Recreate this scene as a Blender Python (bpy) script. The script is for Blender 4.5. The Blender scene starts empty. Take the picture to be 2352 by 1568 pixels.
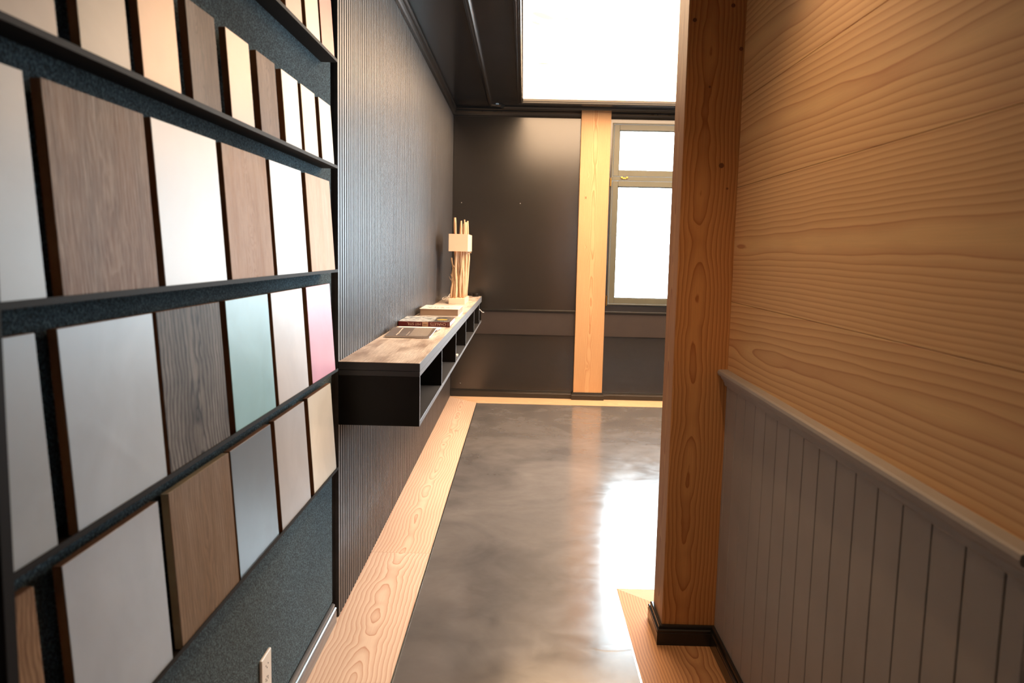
import bpy, bmesh, math, random
from mathutils import Vector, Matrix
random.seed(7)
S = bpy.context.scene
COL = S.collection

# ------------------------------------------------------------------ camera, world, exposure
cam_d = bpy.data.cameras.new('camera'); cam = bpy.data.objects.new('camera', cam_d); COL.objects.link(cam)
cam_d.sensor_width = 36; cam_d.lens = 1833.9 / 2352 * 36; cam_d.clip_start = 0.02
yaw, pitch, roll = -0.0113, 0.1129, 0.022
r0 = Vector((math.cos(yaw), -math.sin(yaw), 0))
fw = Vector((math.sin(yaw)*math.cos(pitch), math.cos(yaw)*math.cos(pitch), -math.sin(pitch)))
u0 = r0.cross(fw)
rt = r0*math.cos(roll) + u0*math.sin(roll); up = u0*math.cos(roll) - r0*math.sin(roll)
cam.matrix_world = Matrix(((rt.x, up.x, -fw.x, 0), (rt.y, up.y, -fw.y, 0), (rt.z, up.z, -fw.z, 1.45), (0, 0, 0, 1)))
cam_d.dof.use_dof = True; cam_d.dof.focus_distance = 4.2; cam_d.dof.aperture_fstop = 4.5
S.camera = cam
S.view_settings.view_transform = 'Standard'; S.view_settings.look = 'None'
S.view_settings.gamma = 1; S.view_settings.use_curve_mapping = False
S.view_settings.exposure = 0.0
w = bpy.data.worlds.new('sky'); S.world = w; w.use_nodes = True
bg = w.node_tree.nodes['Background']; bg.inputs[0].default_value = (0.74, 0.88, 1.0, 1); bg.inputs[1].default_value = 26.0

def portal(name, loc, rot, sx, sy):
    d = bpy.data.lights.new(name, 'AREA'); d.shape = 'RECTANGLE'; d.size = sx; d.size_y = sy
    d.cycles.is_portal = True
    o = bpy.data.objects.new(name, d); COL.objects.link(o); o.location = loc; o.rotation_euler = rot

# key dimensions (metres)
ZC = 2.80; YF = 7.85; XL = -0.693; XW = 0.747; XR = 3.4; YB = -2.3
# windows: (plane, a0, a1, z0, z1)
FAR_WIN = (0.833, 2.05, 0.945, 2.69)
SIDE_WINS = [(4.4, 5.6, 0.9, 2.6)]
FILL_WIN = (-1.5, -0.3, 1.05, 2.2)   # unseen opening added in the corridor wall behind the viewer, for fill daylight
FAR_WIN2 = (2.32, 3.30, 0.945, 2.69)
portal('daylight_portal', ((FAR_WIN[0]+FAR_WIN[1])/2, YF+0.12, (FAR_WIN[2]+FAR_WIN[3])/2), (-math.pi/2, 0, 0), FAR_WIN[1]-FAR_WIN[0], FAR_WIN[3]-FAR_WIN[2])
for a in SIDE_WINS:
    portal('daylight_portal', (XR+0.12, (a[0]+a[1])/2, (a[2]+a[3])/2), (0, math.pi/2, 0), a[3]-a[2], a[1]-a[0])
portal('daylight_portal', (XW+0.2, (FILL_WIN[0]+FILL_WIN[1])/2, (FILL_WIN[2]+FILL_WIN[3])/2), (0, math.pi/2, 0), FILL_WIN[3]-FILL_WIN[2], FILL_WIN[1]-FILL_WIN[0])
portal('daylight_portal', ((FAR_WIN2[0]+FAR_WIN2[1])/2, YF+0.12, (FAR_WIN2[2]+FAR_WIN2[3])/2), (-math.pi/2, 0, 0), FAR_WIN2[1]-FAR_WIN2[0], FAR_WIN2[3]-FAR_WIN2[2])

# ------------------------------------------------------------------ helpers
def srgb(r, g, b):
    f = lambda c: (c/255/12.92) if c/255 <= 0.04045 else ((c/255+0.055)/1.055)**2.4
    return (f(r), f(g), f(b), 1)

def nt(name):
    m = bpy.data.materials.new(name); m.use_nodes = True
    t = m.node_tree; b = t.nodes['Principled BSDF']
    return m, t, b

def N(t, kind, **kw):
    n = t.nodes.new(kind)
    for k, v in kw.items(): setattr(n, k, v)
    return n

def val(t, x):
    return x
def M_(t, op, a, b=None, c=None):
    n = t.nodes.new('ShaderNodeMath'); n.operation = op
    for i, v in enumerate((a, b, c)):
        if v is None: continue
        if isinstance(v, (int, float)): n.inputs[i].default_value = v
        else: t.links.new(v, n.inputs[i])
    return n.outputs[0]
def comb(t, x, y, z):
    n = t.nodes.new('ShaderNodeCombineXYZ')
    for i, v in enumerate((x, y, z)):
        if isinstance(v, (int, float)): n.inputs[i].default_value = v
        else: t.links.new(v, n.inputs[i])
    return n.outputs[0]
def noise(t, vec, scale, detail=2, rough=0.5, dist=0.0):
    n = t.nodes.new('ShaderNodeTexNoise'); n.inputs['Scale'].default_value = scale
    n.inputs['Detail'].default_value = detail; n.inputs['Roughness'].default_value = rough
    n.inputs['Distortion'].default_value = dist
    t.links.new(vec, n.inputs['Vector']); return n.outputs['Fac']
def ramp(t, fac, stops, interp='LINEAR'):
    n = t.nodes.new('ShaderNodeValToRGB'); n.color_ramp.interpolation = interp
    e = n.color_ramp.elements
    while len(e) < len(stops): e.new(0.5)
    for i, (p, c) in enumerate(stops):
        e[i].position = p; e[i].color = c if len(c) == 4 else (*c, 1)
    t.links.new(fac, n.inputs[0]); return n.outputs[0]
def mix(t, fac, a, b, mode='MIX'):
    n = t.nodes.new('ShaderNodeMix'); n.data_type = 'RGBA'; n.blend_type = mode
    for k, v in ((0, fac), (6, a), (7, b)):
        if isinstance(v, (int, float, tuple)): n.inputs[k].default_value = v
        else: t.links.new(v, n.inputs[k])
    return n.outputs[2]
def bump(t, b, h, strength, dist):
    n = t.nodes.new('ShaderNodeBump'); n.inputs['Strength'].default_value = strength; n.inputs['Distance'].default_value = dist
    t.links.new(h, n.inputs['Height']); t.links.new(n.outputs[0], b.inputs['Normal'])
def pos(t, obj=False):
    if obj: return N(t, 'ShaderNodeTexCoord').outputs['Object']
    return N(t, 'ShaderNodeNewGeometry').outputs['Position']

def plain(name, col, rough=0.5, metal=0.0, spec=0.5, var=0.06, bs=0.0, bscale=200, coat=0.0):
    m, t, b = nt(name)
    p = pos(t)
    n1 = noise(t, p, 6, 4)
    dark = tuple(c*(1-var*2) for c in col[:3]) + (1,); lite = tuple(min(1, c*(1+var*2)) for c in col[:3]) + (1,)
    t.links.new(ramp(t, n1, [(0.3, dark), (0.7, lite)]), b.inputs['Base Color'])
    b.inputs['Roughness'].default_value = rough; b.inputs['Metallic'].default_value = metal
    b.inputs['Specular IOR Level'].default_value = spec; b.inputs['Coat Weight'].default_value = coat
    if bs: bump(t, b, noise(t, p, bscale, 3), bs, 0.001)
    return m

def wood(name, light, dark, L='Y', W='X', w0=0.0, pitch=0.0, freq=110, depth=0.06, wob=0.10, seed=0.0,
         rough=0.5, coat=0.0, obj=False, sharp=0.75, wander=0.10, knots=0.0, fibre=0.25, lsc=1.0, bs=0.08, tint=0.12):
    """flat-sawn timber: growth-ring cylinders cut by the face, with a pith that wanders along the plank"""
    m, t, b = nt(name)
    sp = N(t, 'ShaderNodeSeparateXYZ'); t.links.new(pos(t, obj), sp.inputs[0])
    l = sp.outputs[L]; wv = M_(t, 'SUBTRACT', sp.outputs[W], w0)
    if pitch:
        idx = M_(t, 'FLOOR', M_(t, 'DIVIDE', wv, pitch))
        wv = M_(t, 'SUBTRACT', M_(t, 'SUBTRACT', wv, M_(t, 'MULTIPLY', idx, pitch)), pitch/2)
        sd = M_(t, 'MULTIPLY_ADD', idx, 7.31, seed)
    else:
        sd = M_(t, 'ADD', seed, 0.0)
    lr = M_(t, 'MULTIPLY_ADD', sd, 3.7, l)
    a = noise(t, comb(t, M_(t, 'MULTIPLY', lr, 0.9*lsc), 0.0, sd), 1.0, 2)
    c = noise(t, comb(t, M_(t, 'MULTIPLY', lr, 1.6*lsc), M_(t, 'MULTIPLY', wv, 3.0), M_(t, 'ADD', sd, 9.0)), 1.0, 3, 0.45)
    e = noise(t, comb(t, M_(t, 'MULTIPLY', lr, 9.0*lsc), M_(t, 'MULTIPLY', wv, 22.0), sd), 1.0, 3)
    w2 = M_(t, 'MULTIPLY_ADD', M_(t, 'SUBTRACT', a, 0.5), wander, wv)
    d2 = M_(t, 'ADD', depth, M_(t, 'MULTIPLY', M_(t, 'SUBTRACT', c, 0.5), wob))
    R = M_(t, 'SQRT', M_(t, 'ADD', M_(t, 'MULTIPLY', w2, w2), M_(t, 'MULTIPLY', d2, d2)))
    R = M_(t, 'MULTIPLY_ADD', M_(t, 'SUBTRACT', e, 0.5), 0.005, R)
    if knots:
        vo = N(t, 'ShaderNodeTexVoronoi'); vo.inputs['Scale'].default_value = 1.0
        t.links.new(comb(t, M_(t, 'MULTIPLY', lr, knots), M_(t, 'MULTIPLY', wv, knots*2.2), sd), vo.inputs['Vector'])
        kd = vo.outputs['Distance']
        R = M_(t, 'ADD', R, M_(t, 'MULTIPLY', M_(t, 'POWER', 2.718, M_(t, 'MULTIPLY', kd, -9.0)), 0.03))
    fr = M_(t, 'FRACT', M_(t, 'MULTIPLY', R, freq))
    midc = tuple(light[i]*0.55+dark[i]*0.45 for i in range(3)) + (1,)
    cr = ramp(t, fr, [(0.0, light), (0.25, light), (sharp, midc), (0.95, dark), (1.0, light)])
    fb = noise(t, comb(t, M_(t, 'MULTIPLY', lr, 8.0), M_(t, 'MULTIPLY', wv, 600.0), sd), 1.0, 2)
    cr = mix(t, fibre, cr, ramp(t, fb, [(0.3, (0.35, 0.35, 0.35, 1)), (0.7, (1, 1, 1, 1))]), 'MULTIPLY')
    big = noise(t, comb(t, M_(t, 'MULTIPLY', lr, 1.2), M_(t, 'MULTIPLY', wv, 4.0), M_(t, 'ADD', sd, 4.0)), 1.0, 2)
    cr = mix(t, tint*3, cr, ramp(t, big, [(0.3, (0.72, 0.66, 0.6, 1)), (0.7, (1, 1, 1, 1))]), 'MULTIPLY')
    if knots:
        kn = ramp(t, kd, [(0.0, (1, 1, 1, 1)), (0.045, (1, 1, 1, 1)), (0.075, (0, 0, 0, 1))])
        cr = mix(t, kn, cr, tuple(c*0.45 for c in dark[:3]) + (1,))
    t.links.new(cr, b.inputs['Base Color'])
    b.inputs['Specular IOR Level'].default_value = 0.35; b.inputs['Roughness'].default_value = rough; b.inputs['Coat Weight'].default_value = coat
    b.inputs['Coat Roughness'].default_value = 0.3
    if bs: bump(t, b, M_(t, 'MULTIPLY_ADD', fb, 0.5, fr), bs, 0.0008)
    return m

def oak(name, base, streak, pale, seed=0.0, rough=0.55, vein=0.5, freq=260):
    """brushed / limed oak board: fine pores and cathedral figure, grain running along z of the board"""
    m, t, b = nt(name)
    sp = N(t, 'ShaderNodeSeparateXYZ'); t.links.new(pos(t, True), sp.inputs[0])
    l = M_(t, 'ADD', sp.outputs['Z'], seed*1.3); wv = sp.outputs['Y']
    a = noise(t, comb(t, M_(t, 'MULTIPLY', l, 3.0), 0.0, seed), 1.0, 3)
    c = noise(t, comb(t, M_(t, 'MULTIPLY', l, 4.5), M_(t, 'MULTIPLY', wv, 9.0), seed+3), 1.0, 3)
    e = noise(t, comb(t, M_(t, 'MULTIPLY', l, 30.0), M_(t, 'MULTIPLY', wv, 90.0), seed), 1.0, 3)
    w2 = M_(t, 'MULTIPLY_ADD', M_(t, 'SUBTRACT', a, 0.5), 0.10, wv)
    d2 = M_(t, 'ADD', 0.03, M_(t, 'MULTIPLY', M_(t, 'SUBTRACT', c, 0.5), 0.10))
    R = M_(t, 'SQRT', M_(t, 'ADD', M_(t, 'MULTIPLY', w2, w2), M_(t, 'MULTIPLY', d2, d2)))
    R = M_(t, 'MULTIPLY_ADD', M_(t, 'SUBTRACT', e, 0.5), 0.006, R)
    fr = M_(t, 'FRACT', M_(t, 'MULTIPLY', R, freq))
    f1 = ramp(t, fr, [(0.0, (0, 0, 0, 1)), (0.45, (0.15,)*3 + (1,)), (0.85, (1, 1, 1, 1)), (1.0, (0, 0, 0, 1))])
    pores = noise(t, comb(t, M_(t, 'MULTIPLY', l, 16.0), M_(t, 'MULTIPLY', wv, 520.0), seed), 1.0, 3, 0.6)
    f2 = ramp(t, pores, [(0.46, (0, 0, 0, 1)), (0.62, (1, 1, 1, 1))])
    big = noise(t, comb(t, M_(t, 'MULTIPLY', l, 3.0), M_(t, 'MULTIPLY', wv, 16.0), seed+5), 1.0, 3)
    c0 = mix(t, ramp(t, big, [(0.35, (0, 0, 0, 1)), (0.7, (1, 1, 1, 1))]), base, pale)
    c1 = mix(t, mix(t, 1-vein, f1, (0, 0, 0, 1)), c0, streak)
    c2 = mix(t, mix(t, 0.35, f2, (0, 0, 0, 1)), c1, streak)
    t.links.new(c2, b.inputs['Base Color'])
    b.inputs['Roughness'].default_value = rough; b.inputs['Specular IOR Level'].default_value = 0.15
    bump(t, b, M_(t, 'MULTIPLY_ADD', pores, 0.8, fr), 0.25, 0.0008)
    return m

def plaster(name, col, seed=0.0, rough=0.4, var=0.08, bs=0.25, spec=0.5):
    """trowelled skim coat with faint scratches"""
    m, t, b = nt(name)
    p = N(t, 'ShaderNodeVectorMath'); p.operation = 'ADD'; t.links.new(pos(t, True), p.inputs[0]); p.inputs[1].default_value = (seed*3.1, seed*1.7, seed)
    v = p.outputs[0]
    n1 = noise(t, v, 5, 4, 0.55, 0.6); n2 = noise(t, v, 60, 3)
    d = tuple(c*(1-var) for c in col[:3]) + (1,); li = tuple(min(1, c*(1+var)) for c in col[:3]) + (1,)
    t.links.new(ramp(t, n1, [(0.3, d), (0.7, li)]), b.inputs['Base Color'])
    wv = N(t, 'ShaderNodeTexWave'); wv.inputs['Scale'].default_value = 1.3; wv.inputs['Distortion'].default_value = 7
    wv.inputs['Detail'].default_value = 2; wv.inputs['Detail Scale'].default_value = 0.8
    t.links.new(v, wv.inputs['Vector'])
    scr = ramp(t, wv.outputs['Fac'], [(0.0, (0, 0, 0, 1)), (0.985, (0, 0, 0, 1)), (1.0, (1, 1, 1, 1))])
    h = M_(t, 'ADD', M_(t, 'MULTIPLY', n2, 0.3), M_(t, 'MULTIPLY', scr, 0.8))
    b.inputs['Roughness'].default_value = rough; b.inputs['Specular IOR Level'].default_value = spec
    bump(t, b, M_(t, 'ADD', h, M_(t, 'MULTIPLY', n1, 1.0)), bs, 0.0012)
    return m

# ---- mesh helpers
def bx(bm, x0, x1, y0, y1, z0, z1, bev=0.0, seg=2):
    vs = [bm.verts.new((x, y, z)) for x in (x0, x1) for y in (y0, y1) for z in (z0, z1)]
    q = [(0, 1, 3, 2), (4, 6, 7, 5), (0, 4, 5, 1), (2, 3, 7, 6), (0, 2, 6, 4), (1, 5, 7, 3)]
    fs = [bm.faces.new([vs[i] for i in f]) for f in q]
    if bev:
        es = list({e for f in fs for e in f.edges})
        bmesh.ops.bevel(bm, geom=es, offset=bev, segments=seg, affect='EDGES', profile=0.5)
def cyl(bm, p0, p1, r, n=24, r2=None, cap=True):
    p0, p1 = Vector(p0), Vector(p1); d = (p1-p0).normalized()
    a = d.orthogonal().normalized(); b2 = d.cross(a); r2 = r if r2 is None else r2
    A = [bm.verts.new(p0 + (a*math.cos(i*2*math.pi/n) + b2*math.sin(i*2*math.pi/n))*r) for i in range(n)]
    B = [bm.verts.new(p1 + (a*math.cos(i*2*math.pi/n) + b2*math.sin(i*2*math.pi/n))*r2) for i in range(n)]
    for i in range(n): bm.faces.new((A[i], A[(i+1) % n], B[(i+1) % n], B[i]))
    if cap: bm.faces.new(A[::-1]); bm.faces.new(B)
def tube(bm, pts, rad, n=10, jit=0.0, rnd=None):
    pts = [Vector(p) for p in pts]; rings = []
    for i, p in enumerate(pts):
        d = (pts[min(i+1, len(pts)-1)] - pts[max(i-1, 0)]).normalized()
        a = d.cross(Vector((0.31, 0.94, 0.11))).normalized(); b2 = d.cross(a)
        r = rad[i] if isinstance(rad, (list, tuple)) else rad
        rings.append([bm.verts.new(p + (a*math.cos(k*2*math.pi/n) + b2*math.sin(k*2*math.pi/n))*r*(1 + (rnd.uniform(-jit, jit) if rnd else 0))) for k in range(n)])
    for A, B in zip(rings, rings[1:]):
        for k in range(n): bm.faces.new((A[k], A[(k+1) % n], B[(k+1) % n], B[k]))
    bm.faces.new(rings[0][::-1]); bm.faces.new(rings[-1])
def extrude_profile(bm, prof, path_pts, closed=True):
    """sweep a 2-D profile [(out, up)] along a list of (point, out_dir, up_dir) frames"""
    rings = [[bm.verts.new(Vector(p) + Vector(o)*a + Vector(u)*b2) for a, b2 in prof] for p, o, u in path_pts]
    n = len(prof)
    for A, B in zip(rings, rings[1:]):
        for k in range(n if closed else n-1): bm.faces.new((A[k], A[(k+1) % n], B[(k+1) % n], B[k]))
    if closed: bm.faces.new(rings[0][::-1]); bm.faces.new(rings[-1])
def link(name, bm, mat, parent=None, smooth=False, origin=None, free=False):
    bmesh.ops.recalc_face_normals(bm, faces=bm.faces)
    if origin is None:
        if parent is not None: origin = Vector((0, 0, 0))
        else:
            xs = [v.co for v in bm.verts]
            origin = Vector(((min(v.x for v in xs)+max(v.x for v in xs))/2, (min(v.y for v in xs)+max(v.y for v in xs))/2, min(v.z for v in xs)))
    origin = Vector(origin)
    if parent is not None and not free: origin = Vector(parent['_org']) if '_org' in parent else origin
    bmesh.ops.translate(bm, verts=bm.verts, vec=-origin)
    me = bpy.data.meshes.new(name); bm.to_mesh(me); bm.free()
    if smooth:
        for p in me.polygons: p.use_smooth = True
    me.materials.append(mat)
    o = bpy.data.objects.new(name, me); COL.objects.link(o)
    if parent is not None: o.parent = parent
    else: o.location = origin
    if parent is not None and '_org' in parent: o['_org'] = parent['_org']
    if parent is None: o['_org'] = tuple(origin)
    return o
def thing(name, label, cat, loc=(0, 0, 0), group=None):
    o = bpy.data.objects.new(name, None); o.empty_display_size = 0.05; COL.objects.link(o)
    o.location = loc; o['label'] = label; o['category'] = cat; o['_org'] = tuple(loc)
    if group: o['group'] = group
    return o
def tag(o, label, cat, group=None, kind=None):
    o['label'] = label; o['category'] = cat
    if group: o['group'] = group
    if kind: o['kind'] = kind
    return o
def struct(name, bm, mat, smooth=False):
    o = link(name, bm, mat, smooth=smooth); o['kind'] = 'structure'; return o
def nb(): return bmesh.new()
def one(name, mat, parent, *a, **k):
    bm = nb(); bx(bm, *a, **k); return link(name, bm, mat, parent)

# ------------------------------------------------------------------ materials
m_wall_dark = plain('charcoal_wall_paint', srgb(40, 36, 33), 0.2, var=0.04, bs=0.05, bscale=260, spec=1.0)
m_wall_void = plain('black_wall', srgb(22, 20, 19), 0.8)
m_ceil = plain('charcoal_ceiling_paint', srgb(30, 33, 36), 0.16, var=0.05, bs=0.03, bscale=90)
m_trim_dark = plain('charcoal_gloss_trim', srgb(40, 38, 36), 0.2, var=0.03)
m_slat = None
m_taupe = plain('taupe_wainscot_paint', srgb(164, 156, 148), 0.55, var=0.03, bs=0.03)
m_band = plain('brown_grey_panel', srgb(60, 52, 49), 0.4, var=0.04)
m_black_lam = plain('black_laminate', srgb(20, 17, 15), 0.4, var=0.05, spec=0.3)
m_shelf_face = plain('anthracite_edge', srgb(60, 62, 66), 0.3, var=0.02)
m_win = plain('olive_grey_window_paint', srgb(92, 92, 80), 0.35, var=0.03)
m_brass = plain('brass', srgb(200, 165, 90), 0.25, metal=1.0, var=0.03)
m_ledge = plain('black_metal_ledge', srgb(30, 27, 26), 0.65, metal=0.0, spec=0.15, var=0.02)
m_mdf = plain('brown_board_core', srgb(120, 78, 42), 0.75, var=0.12, bs=0.2, bscale=400)
m_mdf_pale = plain('pale_board_core', srgb(176, 158, 122), 0.7, var=0.1)
m_white_pl = plain('white_plastic', srgb(236, 232, 226), 0.35, var=0.01)
m_hole = plain('socket_hole', srgb(14, 13, 12), 0.8)
m_alu = plain('aluminium_edge_trim', srgb(205, 205, 200), 0.25, metal=1.0, var=0.02)
m_pine_light = wood('douglas_floor_board', srgb(236, 212, 192), srgb(204, 156, 130), 'Y', 'X', w0=-0.55, freq=62, depth=0.035, wob=0.16, seed=2.0, rough=0.62, sharp=0.8, knots=1.1, wander=0.09, fibre=0.15, lsc=1.3)
m_pine_x = wood('douglas_floor_board_crosswise', srgb(240, 206, 168), srgb(206, 150, 112), 'X', 'Y', w0=7.62, freq=80, depth=0.04, wob=0.1, seed=5.0, rough=0.62, fibre=0.15)
m_pine_r = wood('douglas_floor_board_right', srgb(226, 170, 116), srgb(172, 108, 66), 'Y', 'X', w0=0.66, freq=95, depth=0.05, wob=0.12, seed=8.0, rough=0.62, fibre=0.15)
m_post = wood('douglas_post', srgb(222, 162, 102), srgb(180, 114, 66), 'Z', 'X', w0=0.63, freq=85, depth=0.035, wob=0.11, seed=3.4, rough=0.5, knots=0.0, wander=0.05, fibre=0.2, lsc=1.3)
m_post_side = wood('douglas_post_side', srgb(214, 160, 112), srgb(178, 116, 76), 'Z', 'Y', w0=2.95, freq=150, depth=0.12, wob=0.05, seed=6.4, rough=0.5, fibre=0.3)
m_pillar = wood('spruce_pillar', srgb(212, 172, 130), srgb(190, 138, 94), 'Z', 'X', w0=0.67, freq=120, depth=0.05, wob=0.06, seed=1.4, rough=0.5, knots=4.5, fibre=0.15, wander=0.04)
m_plank = wood('douglas_wall_plank', srgb(226, 172, 112), srgb(186, 116, 74), 'Y', 'Z', w0=1.094, pitch=0.297, freq=78, depth=0.045, wob=0.15, seed=11.0, rough=0.5, wander=0.10, fibre=0.12, sharp=0.8, lsc=1.1, tint=0.05)
m_shelf_oak = None

def shelf_wood():
    m, t, b = nt('weathered_oak_top')
    sp = N(t, 'ShaderNodeSeparateXYZ'); t.links.new(pos(t), sp.inputs[0])
    l, wv = sp.outputs['Y'], sp.outputs['X']
    idx = M_(t, 'FLOOR', M_(t, 'DIVIDE', wv, 0.105))
    c = noise(t, comb(t, M_(t, 'MULTIPLY', l, 3.0), M_(t, 'MULTIPLY', wv, 10.0), idx), 1.0, 4)
    e = noise(t, comb(t, M_(t, 'MULTIPLY', l, 9.0), M_(t, 'MULTIPLY', wv, 330.0), idx), 1.0, 4, 0.6)
    c0 = ramp(t, c, [(0.3, srgb(160, 138, 122)), (0.5, srgb(220, 206, 194)), (0.7, srgb(242, 234, 226))])
    c1 = mix(t, 0.7, c0, ramp(t, e, [(0.35, (0.45, 0.40, 0.36, 1)), (0.6, (1, 1, 1, 1))]), 'MULTIPLY')
    t.links.new(c1, b.inputs['Base Color']); b.inputs['Roughness'].default_value = 0.42
    bump(t, b, M_(t, 'ADD', e, c), 0.5, 0.001)
    return m
m_shelf_oak = shelf_wood()

def felt():
    m, t, b = nt('grey_green_felt')
    p = pos(t)
    n1 = noise(t, p, 260, 2, 0.6); n2 = noise(t, p, 5, 3)
    c = ramp(t, n1, [(0.36, srgb(18, 32, 38)), (0.5, srgb(48, 70, 80)), (0.64, srgb(96, 122, 134))])
    c = mix(t, 0.25, c, ramp(t, n2, [(0.3, (0.6, 0.6, 0.6, 1)), (0.7, (1, 1, 1, 1))]), 'MULTIPLY')
    t.links.new(c, b.inputs['Base Color']); b.inputs['Roughness'].default_value = 0.95
    b.inputs['Sheen Weight'].default_value = 0.1; b.inputs['Specular IOR Level'].default_value = 0.2
    bump(t, b, n1, 1.0, 0.004); return m
m_felt = felt()

def slat_m():
    m, t, b = nt('dark_stained_slat')
    sp = N(t, 'ShaderNodeSeparateXYZ'); t.links.new(pos(t), sp.inputs[0])
    v = comb(t, sp.outputs['X'], M_(t, 'MULTIPLY', sp.outputs['Y'], 120.0), M_(t, 'MULTIPLY', sp.outputs['Z'], 6.0))
    n1 = noise(t, v, 1.0, 4, 0.6)
    idx = M_(t, 'FLOOR', M_(t, 'DIVIDE', sp.outputs['Y'], 0.039))
    wn = N(t, 'ShaderNodeTexWhiteNoise'); wn.noise_dimensions = '1D'; t.links.new(idx, wn.inputs['W'])
    c = ramp(t, n1, [(0.3, srgb(40, 38, 38)), (0.7, srgb(78, 75, 75))])
    c = mix(t, 0.45, c, ramp(t, wn.outputs['Value'], [(0, (0.55, 0.55, 0.55, 1)), (1, (1, 1, 1, 1))]), 'MULTIPLY')
    t.links.new(c, b.inputs['Base Color']); b.inputs['Roughness'].default_value = 0.42
    bump(t, b, n1, 0.3, 0.0006); return m
m_slat = slat_m()

def concrete():
    m, t, b = nt('polished_dark_cement')
    p = pos(t)
    n1 = noise(t, p, 1.6, 5, 0.55, 0.8); n2 = noise(t, p, 9, 4, 0.6, 0.5); n3 = noise(t, p, 45, 3)
    c = ramp(t, n1, [(0.3, srgb(92, 91, 93)), (0.7, srgb(122, 119, 119))])
    c = mix(t, 0.35, c, ramp(t, n2, [(0.3, (0.72, 0.70, 0.68, 1)), (0.7, (1, 1, 1, 1))]), 'MULTIPLY')
    t.links.new(c, b.inputs['Base Color'])
    t.links.new(ramp(t, n2, [(0.3, (0.14,)*3 + (1,)), (0.7, (0.22,)*3 + (1,))]), b.inputs['Roughness'])
    b.inputs['Specular IOR Level'].default_value = 0.5
    # trowel arcs, raised ridges in places
    wv = N(t, 'ShaderNodeTexWave'); wv.wave_type = 'RINGS'; wv.rings_direction = 'Z'
    wv.inputs['Scale'].default_value = 0.35; wv.inputs['Distortion'].default_value = 9; wv.inputs['Detail'].default_value = 3
    wv.inputs['Detail Scale'].default_value = 1.4; wv.inputs['Detail Roughness'].default_value = 0.6
    t.links.new(p, wv.inputs['Vector'])
    rid = ramp(t, wv.outputs['Fac'], [(0.0, (0, 0, 0, 1)), (0.975, (0, 0, 0, 1)), (0.995, (1, 1, 1, 1))])
    msk = ramp(t, noise(t, p, 3.1, 2), [(0.5, (0, 0, 0, 1)), (0.6, (1, 1, 1, 1))])
    h = M_(t, 'ADD', M_(t, 'MULTIPLY', M_(t, 'MULTIPLY', rid, msk), 0.4), M_(t, 'ADD', M_(t, 'MULTIPLY', n1, 1.2), M_(t, 'MULTIPLY', n2, 0.35)))
    bump(t, b, M_(t, 'MULTIPLY_ADD', n3, 0.03, h), 0.22, 0.004)
    return m
m_conc = concrete()

def glass():
    m = bpy.data.materials.new('window_glass'); m.use_nodes = True; t = m.node_tree
    t.nodes.remove(t.nodes['Principled BSDF']); out = t.nodes['Material Output']
    tr = N(t, 'ShaderNodeBsdfTransparent'); gl = N(t, 'ShaderNodeBsdfGlossy'); gl.inputs['Roughness'].default_value = 0.02
    fr = N(t, 'ShaderNodeFresnel'); fr.inputs[0].default_value = 1.45; mx = N(t, 'ShaderNodeMixShader')
    tr.inputs[0].default_value = (0.96, 0.98, 0.97, 1)
    t.links.new(fr.outputs[0], mx.inputs[0]); t.links.new(tr.outputs[0], mx.inputs[1]); t.links.new(gl.outputs[0], mx.inputs[2])
    t.links.new(mx.outputs[0], out.inputs[0]); return m
m_glass = glass()

def backlit():
    m, t, b = nt('backlit_stretch_panel')
    p = pos(t)
    sp = N(t, 'ShaderNodeSeparateXYZ'); t.links.new(p, sp.inputs[0])
    n1 = noise(t, comb_scale(t, p, (30, 9, 1)), 1.0, 3, 0.6, 0.6)
    acc = None   # amber streaks in the translucent sheet
    for cx, cy, rx, ry, k in PATCHES:
        dx = M_(t, 'DIVIDE', M_(t, 'SUBTRACT', sp.outputs['X'], cx), rx); dy = M_(t, 'DIVIDE', M_(t, 'SUBTRACT', sp.outputs['Y'], M_(t, 'MULTIPLY_ADD', M_(t, 'SUBTRACT', sp.outputs['X'], cx), k, cy)), ry)
        g_ = M_(t, 'SUBTRACT', 1.0, M_(t, 'ADD', M_(t, 'MULTIPLY', dx, dx), M_(t, 'MULTIPLY', dy, dy)))
        g_ = M_(t, 'MAXIMUM', g_, 0.0)
        acc = g_ if acc is None else M_(t, 'MAXIMUM', acc, g_)
    f = M_(t, 'MINIMUM', M_(t, 'MULTIPLY', M_(t, 'MULTIPLY', acc, n1), 8.0), 1.0)
    c = mix(t, f, (1.0, 0.66, 0.39, 1), (1.0, 0.72, 0.22, 1))
    s = M_(t, 'SUBTRACT', 1.0, M_(t, 'MULTIPLY', f, 0.84))
    b.inputs['Base Color'].default_value = (0.8, 0.8, 0.75, 1)
    t.links.new(c, b.inputs['Emission Color']); t.links.new(M_(t, 'MULTIPLY', s, PANEL), b.inputs['Emission Strength'])
    return m
def comb_scale(t, v, s):
    n = N(t, 'ShaderNodeVectorMath'); n.operation = 'MULTIPLY'; t.links.new(v, n.inputs[0]); n.inputs[1].default_value = s
    return n.outputs[0]
PANEL = 11.5
PATCHES = [(0.085, 4.91, 0.07, 0.055, 0.9), (0.255, 4.96, 0.045, 0.035, 0.0), (0.12, 6.12, 0.045, 0.03, 0.0), (0.045, 5.06, 0.03, 0.03, 1.0)]
m_panel = backlit()

# ------------------------------------------------------------------ room shell
bm = nb(); bx(bm, -0.9, XR+0.2, YB-0.2, YF+0.2, -0.12, -0.012)
struct('floor', bm, m_conc)
# cement field: corridor tongue and room
bm = nb()
bx(bm, -0.406, 0.434, YB, 3.337, -0.012, 0.0); bx(bm, -0.406, XR, 3.337, 7.505, -0.012, 0.0)
o = struct('floor', bm, m_conc)
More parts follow.
